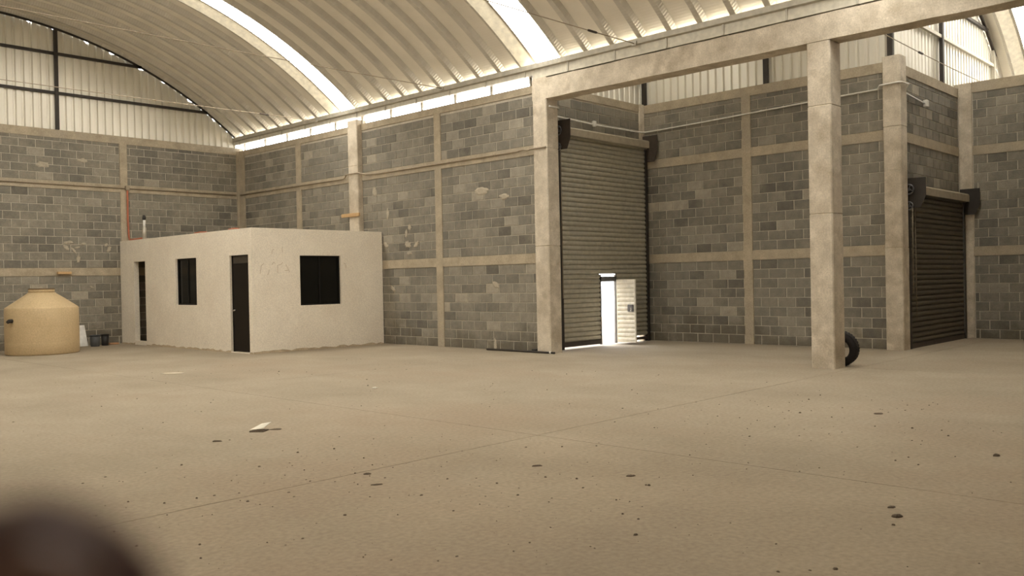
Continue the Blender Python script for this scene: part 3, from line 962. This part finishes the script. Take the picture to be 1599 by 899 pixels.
def shutter(name, loc, x0, x1, y, ztop, zbot, h, label, plate_h, wicket=None, plate_mat='rust_steel', slat_mat='slat'):
    t = empty(name, loc)
    tag(t, label, 'shutter')
    protos = {}
    def slat(a, c, z, parent=t, mat=slat_mat):
        key = (round(a, 3), round(c, 3), mat)
        if key not in protos:
            me = slat_mesh(a, c, h)
            mm = bpy.data.meshes.new('slat')
            mm.from_pydata(me.v, [], me.f)
            mm.materials.append(M[mat])
            protos[key] = mm
        o = bpy.data.objects.new('slat', protos[key])
        COL.objects.link(o)
        o.parent = parent
        o.location = Vector((0, y, z)) - t.location
        return o
    z = zbot + 0.10
    while z < ztop + 0.08:
        if wicket and z + h * 0.5 < wicket[3]:
            slat(x0, wicket[0] - 0.03, z)
            slat(wicket[1] + 0.03, x1, z)
        else:
            slat(x0, x1, z)
        z += h
    # bottom bar
    if wicket:
        box(x0, wicket[0] - 0.03, y - 0.03, y + 0.02, zbot, zbot + 0.10).build('bottom_bar', 'rust_steel', t)
        box(wicket[1] + 0.03, x1, y - 0.03, y + 0.02, zbot, zbot + 0.065).build('bottom_bar', 'rust_steel', t)
    else:
        box(x0, x1, y - 0.03, y + 0.02, zbot, zbot + 0.10).build('bottom_bar', 'rust_steel', t)
    # guide rails: steel channels
    for xa, s in ((x0, -1), (x1, 1)):
        b = MB()
        lo, hi = (xa - 0.07, xa + 0.02) if s < 0 else (xa - 0.02, xa + 0.07)
        b.box(lo, hi, y - 0.055, y - 0.045, 0, ztop + 0.02).box(lo, hi, y + 0.03, y + 0.04, 0, ztop + 0.02)
        e = lo if s < 0 else hi - 0.01
        b.box(e, e + 0.01, y - 0.045, y + 0.03, 0, ztop + 0.02)
        g_ = b.build('guide_rail', 'dark_steel', t)
        for zz in (0.25, ztop * 0.4, ztop * 0.75):
            box(lo - 0.03 if s < 0 else hi, lo if s < 0 else hi + 0.03, y - 0.03, y + 0.03, zz, zz + 0.07).build('rail_bracket', 'rust_steel', g_)
    # rolled curtain and its hood
    cy, cz, r = y - 0.07, ztop + 0.12, 0.065
    n = 18
    rings = []
    for x in (x0 - 0.02, x1 + 0.02):
        rings.append([(x, cy + r * math.cos(2 * math.pi * k / n), cz + r * math.sin(2 * math.pi * k / n)) for k in range(n)])
    MB().loft(rings, sm=False).build('rolled_curtain', slat_mat, t)
    hood = MB()
    pr_ = [(cy + 0.01, cz + 0.12), (cy - 0.07, cz + 0.12), (cy - 0.09, cz + 0.09), (cy - 0.09, cz - 0.055), (cy - 0.08, cz - 0.055), (cy - 0.08, cz + 0.085), (cy - 0.065, cz + 0.11), (cy + 0.01, cz + 0.11)]
    hood.loft([[(x, a, b_) for a, b_ in pr_] for x in (x0 - 0.02, x1 + 0.02)]).build('hood', 'hood', t)
    # end plates with chain wheels
    for xa, s in ((x0 - 0.05, -1), (x1 + 0.03, 1)):
        pl = MB()
        yy0, yy1 = y - 0.37, y + 0.04
        zt_ = ztop + 0.36
        ring = [(yy1, zt_), (yy1, zt_ - plate_h), (yy0 + 0.10, zt_ - plate_h), (yy0, zt_ - plate_h * 0.62), (yy0, zt_)]
        pl.loft([[(x, a, b_) for a, b_ in ring] for x in (xa, xa + 0.02)])
        p = pl.build('end_plate', plate_mat, t)
        if s < 0:
            for zz, rr in ((cz + 0.02, 0.095), (cz - plate_h * 0.52, 0.075)):
                q = MB()
                nn = 24
                rr_ = []
                for k in range(nn + 1):
                    a = 2 * math.pi * k / nn
                    rr_.append((xa - 0.035, cy + 0.01 + rr * math.cos(a), zz + rr * math.sin(a)))
                q.tube(rr_, 0.016, 6)
                q.tube([(xa, cy + 0.01, zz), (xa - 0.05, cy + 0.01, zz)], 0.03, 12)
                for k in range(4):
                    a = math.pi * k / 2 + 0.4
                    q.tube([(xa - 0.035, cy + 0.01, zz), (xa - 0.035, cy + 0.01 + rr * math.cos(a), zz + rr * math.sin(a))], 0.009, 5)
                q.build('chain_wheel', 'lock', p)
            for dy in (-0.07, 0.07):
                MB().tube([(xa - 0.035, cy + 0.01 + dy, cz - plate_h * 0.52), (xa - 0.03, cy + 0.01 + dy * 0.9, 1.1)], 0.007, 5).build('hand_chain', 'conduit', t)
    return t, slat

WK = (2.04, 2.57, 0.05, 1.60)
t1, slat1 = shutter('roller_shutter', (0.66, 12.2, 0), 0.68, 3.82, 12.22, 4.53, 0.045, 0.105, 'tall grey roller shutter with an open white wicket door', 0.62, WK)
# frame of the wicket opening
b = MB().box(WK[0] - 0.035, WK[0], 12.185, 12.235, 0.03, WK[3]).box(WK[1], WK[1] + 0.035, 12.185, 12.235, 0.03, WK[3]).box(WK[0] - 0.035, WK[1] + 0.035, 12.185, 12.235, 1.44, 1.555)
b.build('wicket_frame', 'lock', t1)
# white wicket leaf swung square into the room, its outer face turned to the daylight
lf = empty('wicket_leaf', (0, 0, 0))
lf.parent = t1
lf.location = Vector((WK[1] + 0.02, 12.16, 0.05)) - t1.location
lf.rotation_euler = (0, 0, math.radians(-87))
LW, LH = 0.50, 1.43
def leaf_part(mb, name, mat, parent=lf):
    me = bpy.data.meshes.new(name)
    me.from_pydata([tuple(v) for v in mb.v], [], mb.f)
    me.materials.append(M[mat])
    o = bpy.data.objects.new(name, me)
    COL.objects.link(o); o.parent = parent
    return o
sm_ = None
k = 0
zz = 0.02
while zz < LH - 0.05:
    if sm_ is None:
        o = leaf_part(slat_mesh(0.025, LW - 0.025, 0.105), 'slat', 'white_leaf'); sm_ = o.data
    else:
        o = bpy.data.objects.new('slat', sm_); COL.objects.link(o); o.parent = lf
    o.location = (0, -0.008, zz)
    zz += 0.1005
leaf_part(MB().box(0, 0.03, -0.03, 0.012, 0, LH).box(LW - 0.03, LW, -0.03, 0.012, 0, LH).box(0.03, LW - 0.03, -0.03, 0.012, 0, 0.03).box(0.03, LW - 0.03, -0.03, 0.012, LH - 0.03, LH), 'leaf_frame', 'white_leaf')
lk = leaf_part(MB().cbox(LW - 0.19, LW - 0.04, -0.065, -0.03, 0.70, 0.86, 0.01), 'lock_case', 'lock')
leaf_part(MB().tube([(LW - 0.07, -0.06, 0.79), (LW - 0.07, -0.10, 0.79), (LW - 0.07, -0.10, 0.71)], 0.012, 8), 'lock_lever', 'chrome')

t2, _ = shutter('roller_shutter', (4.2, 6.3, 0), 4.30, 7.68, 6.30, 3.00, 0.0, 0.105, 'short dark roller shutter beside the corner column', 0.58, None, 'dark_steel', 'shaded_slat')
pt = MB().tube([(4.62, 6.26, 2.9), (4.62, 6.255, 0.6)], 0.006, 5)
pt.build('pull_cord', 'conduit', t2)

# ------------------------------------------------------------------ water tank and clutter by the end wall
TC = (-6.25, 22.46, 0.0)
tk = empty('water_tank', TC)
tag(tk, 'squat beige plastic water tank with a conical top', 'water tank')
R = 0.79
MB().lathe(TC, [(R - 0.02, 0.0), (R, 0.03), (R, 0.28), (R - 0.002, 0.30), (R, 0.32), (R, 0.62), (R - 0.002, 0.64), (R, 0.66), (R - 0.003, 1.07), (R - 0.02, 1.10)], 56).build('body', 'tank', tk)
ct = MB()
n = 56
rings = []
for r_, z_ in ((R - 0.02, 1.10), (R - 0.05, 1.115), (0.48, 1.30), (0.31, 1.42), (0.285, 1.44)):
    rings.append([(TC[0] + (r_ + (0.007 if (j // 4) % 2 and 0.4 < r_ < 0.75 else 0)) * math.cos(2 * math.pi * j / n), TC[1] + (r_ + (0.007 if (j // 4) % 2 and 0.4 < r_ < 0.75 else 0)) * math.sin(2 * math.pi * j / n), z_) for j in range(n)])
ct.loft(rings, sm=False).build('cone_top', 'tank', tk)
MB().lathe(TC, [(0.28, 1.43), (0.28, 1.51), (0.27, 1.52)], 36).build('neck', 'tank', tk)
MB().lathe(TC, [(0.285, 1.512), (0.285, 1.532), (0.26, 1.54)], 36).build('rim', 'dark_rim', tk)
a = math.radians(200)
px, py = TC[0] + R * math.cos(a), TC[1] + R * math.sin(a)
fo = MB().tube([(px + 0.04, py, 0.80), (px - 0.06, py - 0.02, 0.80), (px - 0.10, py - 0.035, 0.77)], [0.05, 0.045, 0.035], 10)
tag(fo.build('outlet_fitting', 'black_plastic', tk), 'black pipe stub')

bd = MB().loft([[(-4.98, 24.02, 0.005), (-4.62, 24.02, 0.005), (-4.62, 24.04, 0.005), (-4.98, 24.04, 0.005)], [(-4.97, 24.22, 0.55), (-4.63, 24.22, 0.55), (-4.63, 24.24, 0.55), (-4.97, 24.24, 0.55)]])
tag(bd.build('leaning_board', 'white_board'), 'white rectangular board leaning on the wall right of the tank', 'board')
def bucket(x, y, r, h, label, mat):
    t = empty('bucket', (x, y, 0))
    tag(t, label, 'bucket')
    MB().lathe((x, y, 0), [(r * 0.82, 0.002), (r * 0.84, 0.01), (r, h), (r * 0.95, h), (r * 0.8, 0.02)], 24, cap=True).build('body', mat, t)
    MB().tube([(x + (r + 0.008) * math.cos(q), y + (r + 0.008) * math.sin(q), h - 0.012) for q in [2 * math.pi * k / 20 for k in range(21)]], 0.009, 6).build('rim', mat, t)
    return t
bucket(-4.56, 23.72, 0.125, 0.30, 'charcoal plastic bucket in front of the white board', 'bucket')
bucket(-4.25, 23.86, 0.10, 0.30, 'black bucket to the right of the charcoal one', 'black_plastic')
tag(MB().cbox(-4.05, -3.80, 24.05, 24.2, 0, 0.045, 0.008).build('brick_piece', 'brick'), 'flat orange clay brick piece on the floor beside the office', 'brick')
tag(MB().cbox(-5.27, -4.93, L - 0.10, L - 0.012, 1.90, 1.965, 0.006).build('wood_offcut', 'wood'), 'short wooden offcut sticking out of the end wall tie beam', 'wood')
tag(MB().cbox(-0.205, -0.152, 18.12, 18.86, 3.21, 3.30, 0.006).build('wood_strip', 'wood'), 'pale wooden strip nailed across the column above the office', 'wood')

# ------------------------------------------------------------------ tyre leaning behind the free column
ty = empty('tyre', (0.42, 6.07, 0))
tag(ty, 'worn black car tyre leaning behind the free standing column', 'tyre')
def tyre():
    n, RR = 40, 0.285
    prof = [(-0.075, 0.165), (-0.09, 0.20), (-0.092, 0.24), (-0.075, 0.275), (-0.05, 0.285), (0.05, 0.285), (0.075, 0.275), (0.092, 0.24), (0.09, 0.20), (0.075, 0.165), (0.06, 0.175), (0.07, 0.215), (0.06, 0.25), (-0.06, 0.25), (-0.07, 0.215), (-0.06, 0.175)]
    M3 = Matrix.Rotation(math.radians(-8), 4, 'Y') @ Matrix.Rotation(math.radians(6), 4, 'Z')
    out = MB()
    rings = []
    for k in range(n):
        a = 2 * math.pi * k / n
        rings.append([Vector((0.405, 6.03, 0.287)) + (M3 @ Vector((x, r * math.cos(a), r * math.sin(a)))) for x, r in prof])
    rings.append(rings[0])
    out.loft(rings, cap=False, sm=True)
    return out
tyre().build('casing', 'rubber', ty)
tr = MB()
for k in range(36):
    a = 2 * math.pi * k / 36
    M3 = Matrix.Rotation(math.radians(-8), 4, 'Y') @ Matrix.Rotation(math.radians(6), 4, 'Z') @ Matrix.Rotation(a, 4, 'X')
    q = MB().box(-0.065, 0.065, 0.280, 0.290, -0.017, 0.017)
    i = len(tr.v)
    tr.v += [tuple(Vector((0.405, 6.03, 0.287)) + (M3 @ Vector(v))) for v in q.v]
    tr.f += [tuple(i + j for j in f) for f in q.f]; tr.smooth += q.smooth
tr.build('tread', 'rubber', ty)

# ------------------------------------------------------------------ things on the floor
tag(MB().tube([(-0.20, 13.62, 0.022), (-0.20, 12.6, 0.022), (-0.22, 11.66, 0.022)], 0.022, 10).build('steel_pipe', 'dark_steel'), 'long thin dark pipe on the floor at the foot of the block wall', 'pipe')
tag(MB().tube([(-0.22, 11.75, 0.0255), (-0.22, 11.79, 0.0255)], 0.0255, 10).build('pipe_collar', 'white_conduit'), 'small white collar on the dark floor pipe', 'collar')
tag(MB().cbox(-0.15, -0.03, 12.24, 12.36, 0.0, 0.07, 0.01).build('black_scrap', 'black_plastic'), 'small black scrap at the foot of the shutter column', 'scrap')

def chunk(x, y, sx, sy, sz, rot, name, mat, label, cat, seed):
    """irregular flat lump with a broken outline"""
    r = random.Random(seed)
    n = 9
    rings = []
    prof = [(1.0, 0.0), (1.05, 0.35), (0.8, 0.8), (0.35, 1.0)]
    ks = [r.uniform(0.65, 1.15) for _ in range(n)]
    for q, zf in prof:
        ring = []
        for j in range(n):
            a = 2 * math.pi * j / n
            u, v = sx * q * ks[j] * math.cos(a), sy * q * ks[j] * math.sin(a)
            ring.append((x + u * math.cos(rot) - v * math.sin(rot), y + u * math.sin(rot) + v * math.cos(rot), max(0.0005, sz * zf * (1 if zf == 0 else r.uniform(0.75, 1.1)))))
        rings.append(ring)
    o = MB().loft(rings).build(name, mat)
    return tag(o, label, cat)
AX = math.radians(-46)     # across the line of sight
lf_ = MB()
t = empty('torn_carton', (-8.96, 8.15, 0)); tag(t, 'white torn carton lying open on the floor in front of the office', 'carton')
c, s_ = math.cos(AX), math.sin(AX)
def rp(u, v, z): return (-8.96 + u * c - v * s_, 8.15 + u * s_ + v * c, z)
MB().loft([[rp(-0.09, -0.06, 0.0), rp(0.06, -0.07, 0.0), rp(0.08, 0.05, 0.0), rp(-0.06, 0.06, 0.0)], [rp(-0.09, -0.06, 0.012), rp(0.06, -0.07, 0.012), rp(0.08, 0.05, 0.012), rp(-0.06, 0.06, 0.012)]]).build('base', 'pebble', t)
MB().loft([[rp(-0.10, -0.02, 0.012), rp(0.04, -0.03, 0.03), rp(0.10, 0.08, 0.075), rp(0.0, 0.09, 0.06)], [rp(-0.10, -0.02, 0.018), rp(0.04, -0.03, 0.036), rp(0.10, 0.08, 0.081), rp(0.0, 0.09, 0.066)]]).build('flap', 'paper', t)
chunk(-6.68, 14.87, 0.22, 0.10, 0.015, AX, 'cardboard_scrap', 'pale_rubble', 'flat pale cardboard scrap in front of the office door', 'cardboard', 11)
chunk(-5.96, 10.12, 0.05, 0.03, 0.02, AX, 'paper_scrap', 'paper', 'tiny white paper scrap on the floor right of the office', 'paper', 12)
chunk(-8.47, 4.75, 0.055, 0.016, 0.012, AX + 0.2, 'twig', 'pebble', 'bent dark twig near the middle of the floor', 'twig', 13)
chunk(-9.52, 5.60, 0.04, 0.015, 0.012, AX, 'wood_splinter', 'pebble', 'dark splinter lying on the long floor joint', 'splinter', 14)
chunk(-9.70, 5.25, 0.04, 0.014, 0.010, AX + 0.3, 'wood_splinter', 'pebble', 'dark splinter just in front of the long floor joint', 'splinter', 15)
chunk(-8.00, 2.12, 0.03, 0.018, 0.012, AX, 'rubble_piece', 'pebble', 'dark crumb farther of the pair at lower right', 'rubble', 16)
chunk(-8.20, 2.01, 0.035, 0.025, 0.018, AX, 'rubble_piece', 'pebble', 'dark crumb nearer of the pair at lower right', 'rubble', 17)
chunk(-4.23, 3.64, 0.06, 0.03, 0.014, AX, 'rubble_piece', 'pebble', 'dark flat crumb on the floor below the free column', 'rubble', 18)
chunk(-5.87, 2.07, 0.03, 0.025, 0.02, AX, 'rubble_piece', 'pebble', 'dark crumb near the right edge of the floor', 'rubble', 19)
chunk(-8.30, 3.95, 0.035, 0.016, 0.014, AX, 'rubble_piece', 'pebble', 'dark crumb right of the bent twig', 'rubble', 20)
chunk(-8.80, 8.10, 0.07, 0.03, 0.012, AX, 'rubble_piece', 'pebble', 'dark flat crumb right beside the torn carton', 'rubble', 21)
chunk(-9.55, 7.95, 0.05, 0.02, 0.014, AX, 'rubble_piece', 'pebble', 'dark flat crumb left of the torn carton', 'rubble', 22)

# fine grit swept over the floor
gm = MB()
r = random.Random(21)
for k in range(900):
    if k < 520:
        x, y = r.uniform(-12.5, -2.0), r.uniform(1.0, 16.0)
    elif k < 760:
        x, y = r.gauss(-9.8, 1.0), r.gauss(4.8, 1.6)
    else:
        x, y = r.gauss(-5.2, 1.6), r.gauss(3.6, 1.0)
    if not (-13.5 < x < -0.3 and 0.6 < y < 17.2):
        continue
    s_ = abs(r.gauss(0, 0.0042)) + 0.002
    hgt = s_ * r.uniform(0.4, 0.9)
    n = 5
    a0 = r.uniform(0, 6.28)
    el = r.uniform(0.5, 1.6)
    ring0 = [(x + s_ * el * math.cos(a0 + 2 * math.pi * j / n), y + s_ * math.sin(a0 + 2 * math.pi * j / n), 0.0003) for j in range(n)]
    ring1 = [(x + s_ * el * 0.6 * math.cos(a0 + 2 * math.pi * j / n), y + s_ * 0.6 * math.sin(a0 + 2 * math.pi * j / n), hgt) for j in range(n)]
    gm.loft([ring0, ring1])
tag(gm.build('floor_grit', 'pebble'), 'scattered dark grit and crumbs over the dusty floor', 'grit', kind='stuff')

# ------------------------------------------------------------------ the hand whose fingertip strays over the lens
def cw(r_, u, f):
    return CAM + RT * r_ + UP * u + FW * f
def hand():
    ax = Vector((-0.62, -0.76, -0.12)).normalized()          # from the tip back to the knuckle (right, up, forward)
    sd = Vector((0.77, -0.62, 0.05)).normalized()            # towards the other fingers
    dp = ax.cross(sd).normalized()
    tip = Vector((-0.0272, -0.0173, 0.058))
    V, Ed, Rd = [], [], []
    def add(p, r_, prev=None):
        V.append(cw(*p)); Rd.append(r_)
        if prev is not None: Ed.append((prev, len(V) - 1))
        return len(V) - 1
    kn = tip + ax * 0.088
    wrist = kn + ax * 0.095 + sd * 0.03
    root = add(wrist, 0.026)
    fore = add(wrist + ax * 0.10, 0.029, root)
    palm = add(kn + ax * 0.045 + sd * 0.028, 0.027, root)
    # four fingers: straight index, the others more and more curled away from the lens
    for i, (ln, curl) in enumerate(((1.0, 0.0), (1.06, 0.5), (0.98, 0.75), (0.8, 0.9))):
        base = kn + sd * (0.021 * i) + ax * (0.004 * i * i * 0.6)
        p = add(base, 0.0102 - 0.0006 * i, palm)
        d = -ax
        pos = base.copy()
        for seg, (l_, rr) in enumerate(((0.041, 0.0105), (0.026, 0.0098), (0.016, 0.0094), (0.007, 0.0070))):
            ang = curl * (0.5 + 0.45 * seg)
            dd = (d * math.cos(ang) + dp * math.sin(ang)).normalized()
            pos = pos + dd * l_ * ln
            p = add(pos, rr - 0.0005 * i, p)
    # thumb leaves the side of the palm
    tb = add(kn + ax * 0.065 - sd * 0.006, 0.016, root)
    q = kn + ax * 0.045 - sd * 0.034 + dp * 0.012
    p = add(q, 0.0115, tb)
    q = q - ax * 0.030 - sd * 0.008
    p = add(q, 0.0100, p)
    q = q - ax * 0.022 - sd * 0.002
    add(q, 0.0085, p)
    base = Vector(V[root])
    me = bpy.data.meshes.new('hand')
    me.from_pydata([v - base for v in V], Ed, [])
    o = bpy.data.objects.new('hand', me)
    COL.objects.link(o)
    o.location = base
    sk = o.modifiers.new('skin', 'SKIN')
    for k, sv in enumerate(me.skin_vertices[0].data):
        sv.radius = (Rd[k], Rd[k])
        sv.use_root = (k == root)
    sk.use_smooth_shade = True
    sb = o.modifiers.new('subdivision', 'SUBSURF')
    sb.levels = 2; sb.render_levels = 2
    me.materials.append(M['skin'])
    tag(o, 'dark blurred fingertip of a hand straying into the lower left corner', 'hand')
    # nail on the far side of the index tip
    nb = MB()
    c0 = tip + ax * 0.004 - dp * 0.0075
    ring = []
    for j in range(14):
        t_ = 2 * math.pi * j / 14
        ring.append(c0 + ax * (0.006 * math.cos(t_)) + sd * (0.0048 * math.sin(t_)))
    nb.loft([[cw(*(p_ + dp * 0.001)) for p_ in ring], [cw(*(p_ - dp * 0.0006)) for p_ in ring]])
    no = nb.build('fingernail', 'nail', None)
    no.parent = o
    no.location = -base
hand()
